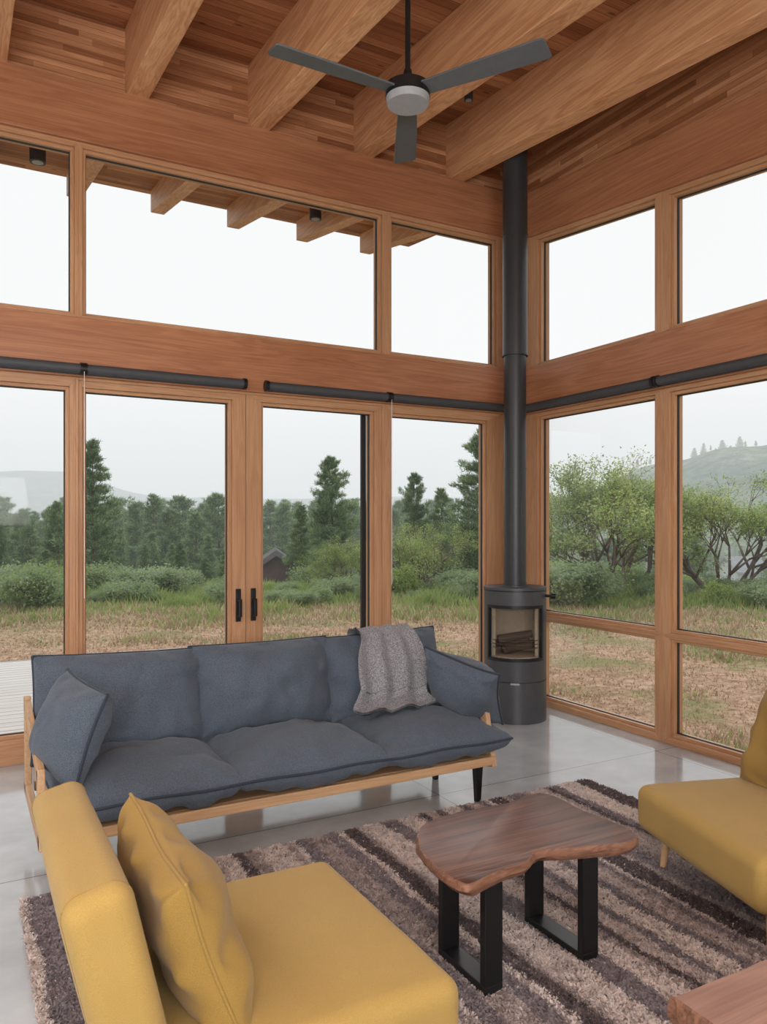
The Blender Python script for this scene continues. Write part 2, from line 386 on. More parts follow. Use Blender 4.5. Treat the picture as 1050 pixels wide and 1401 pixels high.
# ------------------------------------------------------------ soft goods
def pillow_mesh(w,l,T,p=3.0,q=.5,ear=.05,n=44,seed=0,wr=.012,crown=0):
    vs=[];fs=[]
    def pt(u,v,s):
        x=w/2*u*(1-ear*(1-v*v)); y=l/2*v*(1-ear*(1-u*u))
        t=max(0,(1-abs(u)**p)*(1-abs(v)**p))**q
        nz=noise.noise(Vector((x*5+seed,y*5-seed,s*2+seed*.7)))*wr*t*1.8
        nz+=noise.noise(Vector((x*13+seed,y*4,s*3)))*wr*.7*t
        nz-=max(0,noise.noise(Vector((x*3+y*9+seed,y*3-x*9,seed)))-.25)*wr*2.2*t
        du,dv=1-abs(u),1-abs(v)
        if du<dv: ph=y*38+2.4*noise.noise(Vector((y*6,seed,u)))
        else: ph=x*38+2.4*noise.noise(Vector((x*6,seed,v)))
        e=min(du,dv)
        nz-=wr*.9*(.5+.5*math.sin(ph+seed))*math.exp(-((e-.10)/.10)**2)
        cr=crown*(1-u*u)*(1-v*v) if s>0 else 0
        return Vector((x,y,s*T/2*t+nz*min(1,e*20)+cr+.004*math.sin((x+y)*12+seed)*(1-t)))
    g=[math.sin(math.pi/2*(-1+2*i/n)) for i in range(n+1)]
    for s in (1,-1):
        o=len(vs)
        for i in range(n+1):
            for j in range(n+1): vs.append(pt(g[i],g[j],s))
        for i in range(n):
            for j in range(n):
                a=o+i*(n+1)+j; q4=(a,a+n+1,a+n+2,a+1); fs.append(q4 if s>0 else q4[::-1])
    per=[]
    for i in range(n): per.append(pt(g[i],-1,0))
    for i in range(n): per.append(pt(1,g[i],0))
    for i in range(n,0,-1): per.append(pt(g[i],1,0))
    for i in range(n,0,-1): per.append(pt(-1,g[i],0))
    return vs,fs,per
def pillow(name,M,w,l,T,mats,parent,pr=.0075,**k):
    vs,fs,per=pillow_mesh(w,l,T,**k)
    mb=MB(); 
    mb.add(vs,fs,0); 
    if pr: mb.tube(per,pr,True,8,1)
    for i,v in enumerate(mb.v): mb.v[i]=tuple(M@Vector(v))
    return mb.build(name,mats,smooth=True,parent=parent,merge=.0004)
T_=Matrix.Translation
def RX(d): return Matrix.Rotation(math.radians(d),4,'X')
def RY(d): return Matrix.Rotation(math.radians(d),4,'Y')
def RZ(d): return Matrix.Rotation(math.radians(d),4,'Z')
# ------------------------------------------------------------ sofa
so=empty('sofa',(-3.0,-1.65,0))
mb=MB()
mb.box(-4.19,-1.83,-2.105,-2.07,.215,.265); mb.box(-4.19,-1.83,-1.30,-1.265,.215,.265)
mb.box(-4.17,-1.85,-2.07,-1.30,.245,.265)
mb.box(-4.17,-1.85,-1.265,-1.235,.66,.74); mb.box(-4.17,-1.85,-1.275,-1.245,.42,.47)
mb.build('oak_base',m_oak,bevel=.005,parent=so)
mb=MB()
for x in (-4.235,-1.845):
    def bar(p,q,t):
        p=Vector((x,*p));q=Vector((x,*q)); d=(q-p).normalized(); nrm=Vector((0,-d.z,d.y))*t/2
        mb.extrude([p-nrm,q-nrm,q+nrm,p+nrm],(.032,0,0))
    bar((-2.08,.20),(-2.00,.53),.06); bar((-2.02,.50),(-1.24,.66),.06); bar((-1.30,.21),(-1.23,.70),.06); bar((-2.10,.235),(-1.26,.235),.06)
mb.build('oak_arm_frame',m_oakY,bevel=.005,parent=so)
mb=MB()
for x in (-4.15,-1.93):
    for y in (-2.05,-1.60):
        mb.extrude([(x,y-.02,.215),(x+.045,y-.02,.215),(x+.045,y+.03,.215),(x,y+.03,.215)],(0,0,-.02))
        P=[(x+.008,y-.012,0),(x+.036,y-.012,0),(x+.036,y+.02,0),(x+.008,y+.02,0),(x,y-.02,.215),(x+.045,y-.02,.215),(x+.045,y+.03,.215),(x,y+.03,.215)]
        mb.hexa(P)
mb.build('legs',m_black,bevel=.003,parent=so)
xs=[-3.755,-2.955,-2.155]
for i,x in enumerate(xs):
    pillow('seat_cushion_%d'%(i+1),T_((x,-1.79,.362))@RX(-1),.825,.73,.19,[m_blue,m_pipng],so,p=4.2,q=.36,ear=.010,seed=i*3.1,wr=.017,crown=.052)
    pillow('back_cushion_%d'%(i+1),T_((x-.02,-1.41,.650))@RX(75)@RZ(1.5*(i-1)),.845 if i else .87,.54,.26,[m_blue,m_pipng],so,p=2.7,q=.48,ear=.026,seed=11+i*2.3,wr=.026,crown=.035)
pillow('arm_pillow_1',T_((-4.085,-1.88,.665))@RZ(14)@RY(-72)@RZ(-5),.44,.50,.22,[m_blue,m_pipng],so,p=3.0,q=.5,ear=.06,seed=4,wr=.016)
pillow('arm_pillow_2',T_((-1.89,-1.88,.640))@RZ(20)@RY(58)@RZ(16),.42,.50,.28,[m_blue,m_pipng],so,p=2.4,q=.6,ear=.09,seed=9,wr=.02)
path=[(-1.25,.60),(-1.265,.78),(-1.30,.905),(-1.37,.945),(-1.45,.91),(-1.52,.83),(-1.585,.73),(-1.62,.62),(-1.64,.54),(-1.70,.512),(-1.77,.507)]
def samp(t):
    f=t*(len(path)-1); i=min(int(f),len(path)-2); a=f-i
    return (path[i][0]*(1-a)+path[i+1][0]*a, path[i][1]*(1-a)+path[i+1][1]*a)
mb=MB(); nu,nv=70,100; vs=[]
for s in (0,1):
    for i in range(nv+1):
        t=i/nv; y,z=samp(t)
        for j in range(nu+1):
            u=j/nu
            x0=-2.37-.20*max(0,t-.3)/.7+.015*math.sin(t*19); x1=-1.99-.03*max(0,t-.3)/.7+.015*math.sin(t*13+1)
            x=x0+(x1-x0)*u
            fold=.016*math.sin(u*19+3*t+1.5*math.sin(t*6))+.016*noise.noise(Vector((x*7,t*5,1)))+.005*noise.noise(Vector((x*60,t*60,2)))
            off=.036+fold
            yy=y-off*.92 if t>.25 else y+(.012 if t<.15 else 0); zz=z+off*(.45 if t<.75 else .9)
            if s==1: yy+=.004; zz-=.012
            vs.append((x,yy,zz))
fs=[]
W=nu+1; S=W*(nv+1)
for i in range(nv):
    for j in range(nu):
        a=i*W+j; fs.append((a,a+1,a+W+1,a+W)); fs.append((S+a,S+a+W,S+a+W+1,S+a+1))
mb.add(vs,fs)
mb.build('throw_blanket',m_throw,smooth=True)
# ------------------------------------------------------------ rounded box
def rbox(hx,hy,hz,r,crown=(0,0,0),k=4,m=6):
    def table(h):
        t=[]
        for i in range(k): t.append(-(h-r)-r*math.tan(math.radians(45*(1-i/k))))
        for i in range(m+1): t.append(-(h-r)+2*(h-r)*i/m)
        for i in range(k): t.append((h-r)+r*math.tan(math.radians(45*((i+1)/k))))
        return t
    n=2*k+m; tabs=[table(h) for h in (hx,hy,hz)]; H=(hx,hy,hz)
    def vert(i,j,l):
        p=[tabs[0][i],tabs[1][j],tabs[2][l]]; q=[max(-(H[a]-r),min(H[a]-r,p[a])) for a in range(3)]
        d=Vector([p[a]-q[a] for a in range(3)])
        if d.length>1e-9: d=d.normalized()*r
        P=Vector(q)+d
        for a in range(3):
            b,c=(a+1)%3,(a+2)%3
            f=(1-(P[b]/H[b])**2)*(1-(P[c]/H[c])**2)
            P[a]+=math.copysign(1,P[a])*crown[a]*max(0,f)*min(1,abs(P[a])/(H[a])) 
        return P
    vs=[];ids={};fs=[]
    def vid(*key):
        if key not in ids: ids[key]=len(vs); vs.append(vert(*key))
        return ids[key]
    for i in range(n):
        for j in range(n):
            for e in (0,n):
                fs.append((vid(i,j,e),vid(i+1,j,e),vid(i+1,j+1,e),vid(i,j+1,e)))
                fs.append((vid(i,e,j),vid(i+1,e,j),vid(i+1,e,j+1),vid(i,e,j+1)))
                fs.append((vid(e,i,j),vid(e,i+1,j),vid(e,i+1,j+1),vid(e,i,j+1)))
    return vs,fs
def chair(loc,rz,po,ptilt=68):
    e=empty('lounge_chair',(loc[0],loc[1],.012),rz,world=False)
    def part(name,h,r,cr,M,mat,seams=()):
        vs,fs=rbox(*h,r,cr,m=10)
        vs=[v+Vector((0,0,.003*noise.noise(Vector((v.x*9,v.y*9,v.z*9+loc[0]))))) for v in vs]
        mb=MB(); mb.add([M@v for v in vs],fs,0)
        for ax,pos in seams:
            o=[a for a in range(3) if a!=ax]; pth=[]
            A,B=h[o[0]]-r,h[o[1]]-r
            for (cx,cy,a0) in ((A,B,0),(-A,B,90),(-A,-B,180),(A,-B,270)):
                for q in range(7):
                    t=math.radians(a0+15*q); v=[0,0,0]; v[ax]=pos; v[o[0]]=cx+r*math.cos(t); v[o[1]]=cy+r*math.sin(t)
                    pth.append(M@Vector(v))
            mb.tube(pth,.0032,True,6,1)
        return mb.build(name,[mat,m_yelp],smooth=True,parent=e)
    part('seat',(.42,.44,.105),.05,(0.0,.0,.022),T_((.40,0,.27)),m_yel)
    part('backrest',(.075,.415,.27),.045,(.008,.0,.01),T_((-.05,0,.535))@RY(-13),m_yel,seams=((1,.37),(1,-.37)))
    pillow('pillow',T_(po)@RY(ptilt)@RZ(3),.48,.58,.21,[m_yelp,m_yelp],e,p=3,q=.5,ear=.06,seed=loc[0],wr=.022,pr=.005)
    mb=MB()
    for x,y in ((.70,.34),(.70,-.34),(.06,.34),(.06,-.34)):
        mb.cyl((x*1.03,y*1.06,0),(x,y,.19),.013,.022,n=16)
    mb.build('legs',m_leg,parent=e,smooth=False,angle=35)
    return e
chair((-4.165,-3.54),math.radians(0),(.152,-.10,.565),71)
chair((-1.096,-3.738),math.radians(162.7),(.20,-.12,.60))
# ------------------------------------------------------------ coffee table
ct=empty('coffee_table',(-2.73,-3.4,0))
out=[(-3.062,-3.258),(-2.957,-3.135),(-2.767,-3.091),(-2.538,-3.105),(-2.315,-3.090),(-2.300,-3.329),(-2.285,-3.563),(-2.36,-3.645),(-2.50,-3.612),(-2.60,-3.585),(-2.703,-3.549),(-2.765,-3.565),(-2.83,-3.60),(-2.925,-3.604),(-3.02,-3.62),(-3.104,-3.63),(-3.122,-3.50),(-3.097,-3.345)]
def catmull(P,k=6):
    o=[];n=len(P)
    for i in range(n):
        p0,p1,p2,p3=[Vector(P[(i+d)%n]) for d in (-1,0,1,2)]
        for j in range(k):
            t=j/k
            o.append(.5*((2*p1)+(-p0+p2)*t+(2*p0-5*p1+4*p2-p3)*t*t+(-p0+3*p1-3*p2+p3)*t**3))
    return o
def slab(out,z0,z1,name,parent,k=6,mt=None):
    sm=catmull(out,k); cx=sum(p.x for p in sm)/len(sm); cy=sum(p.y for p in sm)/len(sm)
    prof=[(0,.030),(.2,.012),(.5,.0),(.8,.002),(.95,.006),(1,.012)]
    mb=MB(); n=len(sm); vs=[]
    for f,ins in prof:
        for i,p in enumerate(sm):
            d=Vector((p.x-cx,p.y-cy)); l=d.length; jj=.007*noise.noise(Vector((p.x*22,p.y*22,f*2)))
            q=Vector((cx,cy))+d*(1-(ins+jj)/l); vs.append((q.x,q.y,z0+(z1-z0)*f))
    fs=[];mi=[]
    for a in range(len(prof)-1):
        for i in range(n): fs.append((a*n+i,a*n+(i+1)%n,(a+1)*n+(i+1)%n,(a+1)*n+i)); mi.append(1)
    fs.append(list(range(n))[::-1]); mi.append(0)
    fs.append([ (len(prof)-1)*n+i for i in range(n)]); mi.append(0)
    mb.add(vs,fs,mi); return mb.build(name,[mt or m_walnut,m_sap],parent=parent,angle=30)
slab(out,.392,.44,'live_edge_top',ct)
mb=MB()
def loop(x,y0,y1,zt,w=.075,t=.03,z0=.012):
    mb.box(x-w/2,x+w/2,y0,y1,z0,z0+t); mb.box(x-w/2,x+w/2,y0,y1,zt-.008,zt)
    mb.box(x-w/2,x+w/2,y0,y0+t,z0+t,zt-.008); mb.box(x-w/2,x+w/2,y1-t,y1,z0+t,zt-.008)
loop(-2.945,-3.575,-3.285,.392); loop(-2.515,-3.585,-3.255,.392)
mb.build('metal_loop_legs',m_black,bevel=.003,parent=ct)
ct=empty('side_table',(-2.5,-4.8,0))
out=[(-3.015,-4.39),(-2.98,-4.37),(-2.7,-4.37),(-2.3,-4.375),(-1.95,-4.38),(-1.93,-4.7),(-1.95,-5.05),(-2.3,-5.06),(-2.7,-5.04),(-2.99,-5.05),(-3.02,-4.7)]
slab(out,.36,.45,'live_edge_top',ct,mt=m_walnut2)
mb=MB(); loop(-2.85,-4.95,-4.5,.36,z0=0.0); loop(-2.1,-4.95,-4.5,.36,z0=0); mb.build('metal_loop_legs',m_black,bevel=.003,parent=ct)
# ------------------------------------------------------------ rug
def tri_obj(name,V,F,MI,mats,parent=None):
    me=bpy.data.meshes.new(name)
    nv=len(V); nf=len(F); k=F.shape[1]
    me.vertices.add(nv); me.vertices.foreach_set('co',V.astype(np.float32).ravel())
    me.loops.add(nf*k); me.loops.foreach_set('vertex_index',F.astype(np.int32).ravel())
    me.polygons.add(nf); me.polygons.foreach_set('loop_start',np.arange(0,nf*k,k,dtype=np.int32))
    me.polygons.foreach_set('loop_total',np.full(nf,k,dtype=np.int32))
    for m in mats: me.materials.append(m)
    me.polygons.foreach_set('material_index',MI.astype(np.int32))
    me.update(calc_edges=True); me.validate()
    ob=bpy.data.objects.new(name,me); col.objects.link(ob)
    if parent: ob.parent=parent
    return ob
rugc=[(.82,.72,.67),(.54,.45,.42),(.36,.31,.32),(.20,.16,.16),(.68,.58,.54)]
rm=[]
for i,c in enumerate(rugc):
    m,nt,o_=newmat('rug_yarn_%d'%i); d=N(nt,'ShaderNodeBsdfDiffuse'); t=N(nt,'ShaderNodeBsdfTranslucent')
    v,_=mapped(nt,(1,1,1)); n=noisetex(nt,v,60,2); cc=ramp(nt,n,[(.3,tuple(x*.8 for x in c)),(.7,tuple(min(.9,x*1.1) for x in c))])
    L(nt,cc,d.inputs[0]); L(nt,cc,t.inputs[0]); mx=N(nt,'ShaderNodeMixShader'); mx.inputs[0].default_value=.45
    L(nt,d.outputs[0],mx.inputs[1]); L(nt,t.outputs[0],mx.inputs[2]); L(nt,mx.outputs[0],o_.inputs[0]); rm.append(m)
rx0,rx1,ry0,ry1=-4.31,-1.107,-4.55,-2.09
rg=empty('area_rug',((rx0+rx1)/2,(ry0+ry1)/2,0))
mb=MB(); mb.box(rx0,rx1,ry0,ry1,0,.012); mb.build('backing',rm[1],parent=rg)
n=360000
px=NP.uniform(rx0,rx1,n); py=NP.uniform(ry0,ry1,n)
edges=[];x=rx0; ids=[]; rr=random.Random(21); last=-1
while x<rx1:
    w=rr.choice([.025,.035,.05,.07,.10,.14]); x+=w; c=rr.choice([0,1,2,3,4,1,0,2,3]); 
    while c==last: c=rr.randrange(5)
    last=c; edges.append(x); ids.append(c)
edges=np.array(edges); ids=np.array(ids)
wob=.008*np.sin(py*5+px*3)+.006*np.sin(py*11.3+px*17)+NP.normal(0,.004,n)
si=np.clip(np.searchsorted(edges,px+wob),0,len(ids)-1); mi=ids[si]
sw=NP.rand(n)<.06; mi=np.where(sw,NP.randint(0,5,n),mi)
th=NP.uniform(0,2*np.pi,n)
clump=.5*np.sin(px*60+3*np.sin(py*23))+.5*np.sin(py*55+2*np.sin(px*31)); hgt=NP.uniform(.017,.023,n)*(1+.10*clump)
ln=NP.uniform(.004,.014,n); la=2*np.sin(px*37+2*np.sin(py*19))+2*np.sin(py*41+np.sin(px*23))+NP.normal(0,1.1,n)
w=.0032; c_,s_=np.cos(th),np.sin(th)
V4=np.empty((n,4,3))
V4[:,0]=np.stack([px-w*c_,py-w*s_,np.full(n,.011)],1)
V4[:,1]=np.stack([px+w*c_,py+w*s_,np.full(n,.011)],1)
tip=np.stack([px+ln*np.cos(la),py+ln*np.sin(la),hgt],1)
off=np.stack([.003*c_,.003*s_,np.zeros(n)],1)
V4[:,2]=tip+off; V4[:,3]=tip-off
o=tri_obj('shag_pile',V4.reshape(-1,3),np.arange(4*n).reshape(n,4),mi,rm)
o.parent=rg; o.matrix_parent_inverse=Matrix.Translation(rg.location).inverted()
# ------------------------------------------------------------ ceiling fan
fx,fy,fz=-2.51,-2.27,3.81
fe=empty('ceiling_fan',(fx,fy,fz))
mb=MB(); mb.cyl((fx,fy,fz+.06),(fx,fy,4.44),.014,n=16); mb.cyl((fx,fy,4.36),(fx,fy,4.44),.06,.07,n=32)
mb.cyl((fx,fy,fz+.07),(fx,fy,fz+.13),.03,.02,n=24); mb.cyl((fx,fy,fz+.045),(fx,fy,fz+.075),.105,.05,n=40); mb.cyl((fx,fy,fz-.015),(fx,fy,fz+.045),.115,n=40)
mb.build('motor_housing',m_black,parent=fe,angle=35)
mb=MB(); mb.cyl((fx,fy,fz-.05),(fx,fy,fz-.015),.105,.113,n=40); mb.build('bottom_cap',m_fanl,parent=fe,angle=35)
mb=MB(); base=math.atan2(FY,FX)
for k in range(3):
    an=base+math.radians(120*k)
    M=T_((fx,fy,fz+.012))@Matrix.Rotation(an,4,'Z')@Matrix.Rotation(math.radians(-9),4,'X')
    P=[(.09,-.05),(.40,-.066),(.735,-.072),(.745,-.05),(.745,.05),(.735,.06),(.40,.056),(.09,.045)]
    vs=[M@Vector((a,b,z)) for z in (-.005,.005) for a,b in P]; q=len(P)
    mb.add(vs,[list(range(q))[::-1],list(range(q,2*q))]+[(i,(i+1)%q,q+(i+1)%q,q+i) for i in range(q)])
mb.build('blades',m_fan,parent=fe,bevel=.002)
def can(x,y,r,h):
    z=roofz(y); mb=MB(); mb.cyl((x,y,z+.01),(x,y,z-h),r,n=32); mb.cyl((x,y,z-h-.001),(x,y,z-h-.004),r*.7,n=24,mi=1)
    mb.build('cylinder_downlight',[m_blind,m_fanl],angle=35)
can(-.87,2.62,.07,.22); can(-3.86,2.6,.075,.24); can(-.95,-.6,.035,.08)
# ------------------------------------------------------------ exterior
def ss(a,b,x):
    t=np.clip((x-a)/(b-a),0,1); return t*t*(3-2*t)
def ground(a,b):
    a=np.asarray(a,float); b=np.asarray(b,float)
    r=np.hypot(a,b)+1e-6; t=b/np.maximum(a,1e-3); t=np.where(a<0,9*np.sign(b),t)
    g=-.27-10*ss(18,85,r)-4.5*ss(85,260,r)
    w=ss(25,120,r)
    g=g+w*(1.2*np.sin(a*.03+b*.05)+.8*np.sin(a*.07-b*.04))
    tt=np.clip(t,-2,2)
    hr=(36+38*ss(.2,.5,tt)+2*np.sin(tt*23)+1.2*np.sin(tt*61)+4*np.sin(r*.012))*ss(.08,.30,tt)*ss(230,640,r)
    hl=(112+2*np.sin(tt*17+1)+1.5*np.sin(tt*53))*ss(850,1500,r)*(1-.4*ss(-.42,-.30,tt))
    return g+np.maximum(hr,hl*(1-ss(.1,.3,tt)*.5))
def gz(a,b): return float(ground(a,b))
NA=480; rad=[3]+list(np.geomspace(5,2600,110)); V=[]
for r in rad:
    t=np.linspace(0,2*np.pi,NA,endpoint=False); a=r*np.cos(t); b=r*np.sin(t); z=ground(a,b)
    x=CX+a*FX+b*FY; y=CY+a*FY-b*FX
    V.append(np.stack([x,y,z],1))
V=np.concatenate(V)
i=np.arange(len(rad)-1)[:,None]*NA; j=np.arange(NA)[None]; jn=(j+1)%NA
F=np.stack([i+j,i+NA+j,i+NA+jn,i+jn],-1).reshape(-1,4)
m_ground,nt,out=newmat('meadow_ground')
d=N(nt,'ShaderNodeBsdfDiffuse'); g=N(nt,'ShaderNodeNewGeometry'); pos=g.outputs['Position']
n1=noisetex(nt,pos,.7,5); n2=noisetex(nt,pos,9,5,0,.7); n3=noisetex(nt,pos,.02,6,0,.65); n4=noisetex(nt,pos,.10,8,0,.85)
near=ramp(nt,n2,[(.3,(.20,.125,.085)),(.5,(.43,.29,.20)),(.72,(.60,.46,.35))])
near=mixc(nt,'MIX',ramp(nt,n1,[(.50,(0,0,0)),(.64,(.75,.75,.75))]),near,(.20,.23,.10))
far=ramp(nt,n3,[(.35,(.05,.10,.045)),(.5,(.13,.18,.08)),(.65,(.24,.26,.14))])
far=mixc(nt,'MULTIPLY',.95,far,ramp(nt,n4,[(.44,(.18,.26,.22)),(.54,(1,1,1))]))
ln=N(nt,'ShaderNodeVectorMath',operation='LENGTH'); L(nt,pos,ln.inputs[0])
mr=N(nt,'ShaderNodeMapRange'); mr.inputs[1].default_value=7; mr.inputs[2].default_value=15; L(nt,ln.outputs['Value'],mr.inputs[0])
mr2=N(nt,'ShaderNodeMapRange'); mr2.inputs[1].default_value=25; mr2.inputs[2].default_value=80; L(nt,ln.outputs['Value'],mr2.inputs[0])
c=mixc(nt,'MIX',math_(nt,'MULTIPLY',mr.outputs[0],.5),near,(.22,.27,.11)); c=mixc(nt,'MIX',mr2.outputs[0],c,far)
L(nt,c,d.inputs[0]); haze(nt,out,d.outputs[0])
o=tri_obj('meadow_terrain',V,F,np.zeros(len(F)),[m_ground]); o.data.polygons.foreach_set('use_smooth',[True]*len(F))
mb=MB(); mb.box(-9,-1.35,.14,4.6,-.09,-.04); mb.box(-9,-1.37,4.55,4.58,-.3,-.04); mb.box(-1.40,-1.37,.16,4.6,-.3,-.04); mb.build('deck',m_wdeck)
gm=[leafmat('dry_grass',(.52,.40,.28),(.66,.54,.40),3),leafmat('green_grass',(.24,.32,.11),(.39,.46,.18),2),leafmat('brown_grass',(.34,.23,.16),(.46,.33,.25),3)]
n=190000
a=5+25*NP.rand(n); b=a*NP.uniform(-.75,.85,n)
x=CX+a*FX+b*FY; y=CY+a*FY-b*FX
ok=~((x<.2)&(y<.2))&~((x<-1.3)&(y<4.7))
a,b,x,y=a[ok],b[ok],x[ok],y[ok]; n=len(a)
z=ground(a,b)-.02
patch=np.sin(x*1.1+np.sin(y*.9)*2)*np.sin(y*.8)+.6*np.sin(x*2.7+1)*np.sin(y*2.3+2*np.sin(x))
gr=np.clip((a-13.5)/5,0,1)+.36*patch
pick=NP.rand(n); mi=np.where(pick<gr*.9+.07,1,np.where(NP.rand(n)<.5,0,2))
hg=NP.uniform(.02,.055,n)*(1+3.8*np.clip((a-13)/7,0,1))*(1+1.4*np.clip(patch,0,1)); wd=.005+.0012*a
th=NP.uniform(0,6.28,n); la=NP.uniform(0,6.28,n); le=hg*NP.uniform(.1,.9,n)
V=np.empty((n,3,3)); V[:,0]=np.stack([x-wd*np.cos(th),y-wd*np.sin(th),z],1); V[:,1]=np.stack([x+wd*np.cos(th),y+wd*np.sin(th),z],1)
V[:,2]=np.stack([x+le*np.cos(la),y+le*np.sin(la),z+hg],1)
tri_obj('meadow_grass',V.reshape(-1,3),np.arange(3*n).reshape(n,3),mi,gm)
# ------------------------------------------------------------ trees
m_bark=leafmat('pine_bark',(.16,.10,.07),(.25,.17,.12),4)
m_twig=leafmat('grey_twig',(.22,.165,.14),(.34,.27,.23),4)
m_n1=leafmat('pine_needles_dark',(.115,.17,.095),(.165,.235,.12),.8,.45)
m_n2=leafmat('pine_needles_light',(.26,.35,.17),(.38,.475,.24),.8,.45)
m_l1=leafmat('shrub_leaf_green',(.23,.34,.12),(.34,.45,.17),.8,.4)
m_l2=leafmat('shrub_leaf_lime',(.42,.50,.18),(.60,.64,.28),.8,.4)
m_l3=leafmat('sage_leaf',(.28,.34,.22),(.40,.46,.32),.8,.4)
def cloud(C,D,size,width,rs):
    n=len(C); d=D+rs.normal(0,.55,(n,3)); d/=np.linalg.norm(d,axis=1)[:,None]
    s=rs.normal(0,1,(n,3)); s=np.cross(d,s); s/=np.linalg.norm(s,axis=1)[:,None]
    L_=size*rs.uniform(.6,1.2,n)[:,None]; W_=width*rs.uniform(.6,1.2,n)[:,None]
    V=np.empty((n,3,3)); V[:,0]=C-s*W_; V[:,1]=C+s*W_; V[:,2]=C+d*L_
    return V
def make_mesh(name,tr,Vl,ml,mats):
    tv=np.array(tr.v); nT=len(tv)
    q=[]
    for f in tr.f:
        for k in range(1,len(f)-1): q.append((f[0],f[k],f[k+1]))
    q=np.array(q); n=len(Vl)
    V=np.concatenate([tv,Vl.reshape(-1,3)]); F=np.concatenate([q,nT+np.arange(3*n).reshape(n,3)])
    MI=np.concatenate([np.zeros(len(q)),ml])
    ob=tri_obj(name,V,F,MI,mats); me=ob.data; bpy.data.objects.remove(ob); return me
def pine(name,seed,Rr=.2,levels=26,dens=1.0,pw=.75,lo=.10):
    rs=np.random.RandomState(seed); Ht=10.0; tr=MB()
    tr.cyl((0,0,-.5),(.05,0,Ht*.5),.14,.08,n=8); tr.cyl((.05,0,Ht*.5),(0,.03,Ht*.98),.08,.015,n=6)
    Cs=[];Ds=[]
    for i in range(levels):
        t=lo+(.98-lo)*i/(levels-1); zz=t*Ht; nb=rs.randint(5,9)
        Lm=Rr*Ht*(1-t)**pw*(.82+.18*math.sin(i*1.7))+.12
        if t<.25: Lm*=.55+1.6*t
        for k in range(nb):
            an=rs.uniform(0,2*np.pi); Lb=Lm*rs.uniform(.45,1.15); up=rs.uniform(-.08,.30)+.40*t
            d=np.array([math.cos(an),math.sin(an),up]); e=np.array([0,0,zz])+d*Lb
            tr.cyl((0,0,zz),tuple(e),.025*(1-t)+.010,.005,n=4)
            m=int((5+Lb*14)*dens)
            f=rs.uniform(.2,1.05,m)**.6
            base=np.array([0,0,zz])+d*Lb*f[:,None]+rs.normal(0,.05+.07*Lb,(m,3))*np.array([1,1,.6])
            for c in base:
                q=7; Cs.append(c+rs.normal(0,.05,(q,3))); Ds.append(np.tile(d*.5+np.array([0,0,.45]),(q,1)))
    C=np.concatenate(Cs);D=np.concatenate(Ds)
    V=cloud(C,D,.27,.024,rs); ml=np.where(rs.rand(len(C))<.5,2,1)
    return make_mesh(name,tr,V,ml,[m_bark,m_n1,m_n2])
pines=[pine('pine_mesh_0',10,.24,30),pine('pine_mesh_1',11,.18,30),pine('pine_mesh_2',12,.28,32,pw=.66,lo=.05,dens=1.4),pine('pine_mesh_3',13,.15,28),pine('pine_mesh_4',14,.32,30,pw=.58,lo=.04,dens=1.5)]
def branchy(name,seed,stems=5,depth=4,l0=1.3,leaves=7,leaf=.07,lmats=None,spread=.5,lw=.03,tilt=.45,jit=.13):
    rs=np.random.RandomState(seed); tr=MB(); tips=[]
    def go(p,d,l,r,k):
        e=p+d*l; tr.cyl(tuple(p),tuple(e),r,r*.65,n=5 if k>1 else 3)
        if k<=2: tips.append((e,d)); tips.append((p+(e-p)*.5,d))
        if k==0: return
        for _ in range(rs.randint(2,4)):
            nd=d+rs.normal(0,spread,3)+np.array([0,0,.12]); nd/=np.linalg.norm(nd); go(e,nd,l*rs.uniform(.6,.85),r*.62,k-1)
    for s in range(stems):
        an=rs.uniform(0,6.28); d=np.array([tilt*math.cos(an),tilt*math.sin(an),1]); d/=np.linalg.norm(d)
        go(np.array([.1*math.cos(an),.1*math.sin(an),-.1]),d,l0*rs.uniform(.7,1.1),.05,depth)
    C=np.concatenate([np.tile(t[0],(leaves,1)) for t in tips])+rs.normal(0,jit,(len(tips)*leaves,3))
    D=rs.normal(0,1,C.shape); V=cloud(C,D,leaf,lw,rs); ml=np.where(rs.rand(len(C))<.5,2,1)
    return make_mesh(name,tr,V,ml,[m_twig]+lmats)
t_light=[branchy('airy_tree_mesh_%d'%i,40+i,stems=10,depth=6,l0=1.05,leaves=3,leaf=.06,lmats=[m_l1,m_l2],spread=.36,lw=.02,tilt=.72,jit=.09) for i in range(2)]
bush=[branchy('bush_mesh_%d'%i,60+i,stems=8,depth=3,l0=.5,leaves=20,leaf=.085,lmats=l,spread=.6,lw=.032) for i,l in enumerate([[m_l1,m_l2],[m_l3,m_l1],[m_l3,m_n2]])]
def meshH(me): 
    v=np.empty(len(me.vertices)*3); me.vertices.foreach_get('co',v); return v.reshape(-1,3)[:,2].max()
HH={}
def plant(name,me,a,b,top=None,height=None,wid=1.0,parent=None,rot=None):
    x,y=site(a,b); g=gz(a,b)
    if me.name not in HH: HH[me.name]=meshH(me)
    h=(top-g) if top is not None else height
    s=h/HH[me.name]
    ob=bpy.data.objects.new(name,me); col.objects.link(ob)
    ob.location=(x,y,g-.03); ob.scale=(s*wid,s*wid,s); ob.rotation_euler=(0,0,rot if rot is not None else R_.uniform(0,6.28))
    if parent: ob.parent=parent
    return ob
plant('pine_tree',pines[2],28,-10.6,top=4.85,wid=1.0)
plant('pine_tree',pines[4],29,-12.3,top=2.6,wid=.9)
plant('pine_tree',pines[4],28,-14.2,top=1.9)
plant('pine_tree',pines[4],26,-1.75,top=4.05,wid=.9)
plant('pine_tree',pines[2],27,-2.9,top=2.4,wid=1.0)
plant('pine_tree',pines[4],30,1.2,top=3.75,wid=.75)
plant('pine_tree',pines[2],29,2.2,top=3.1,wid=1.0)
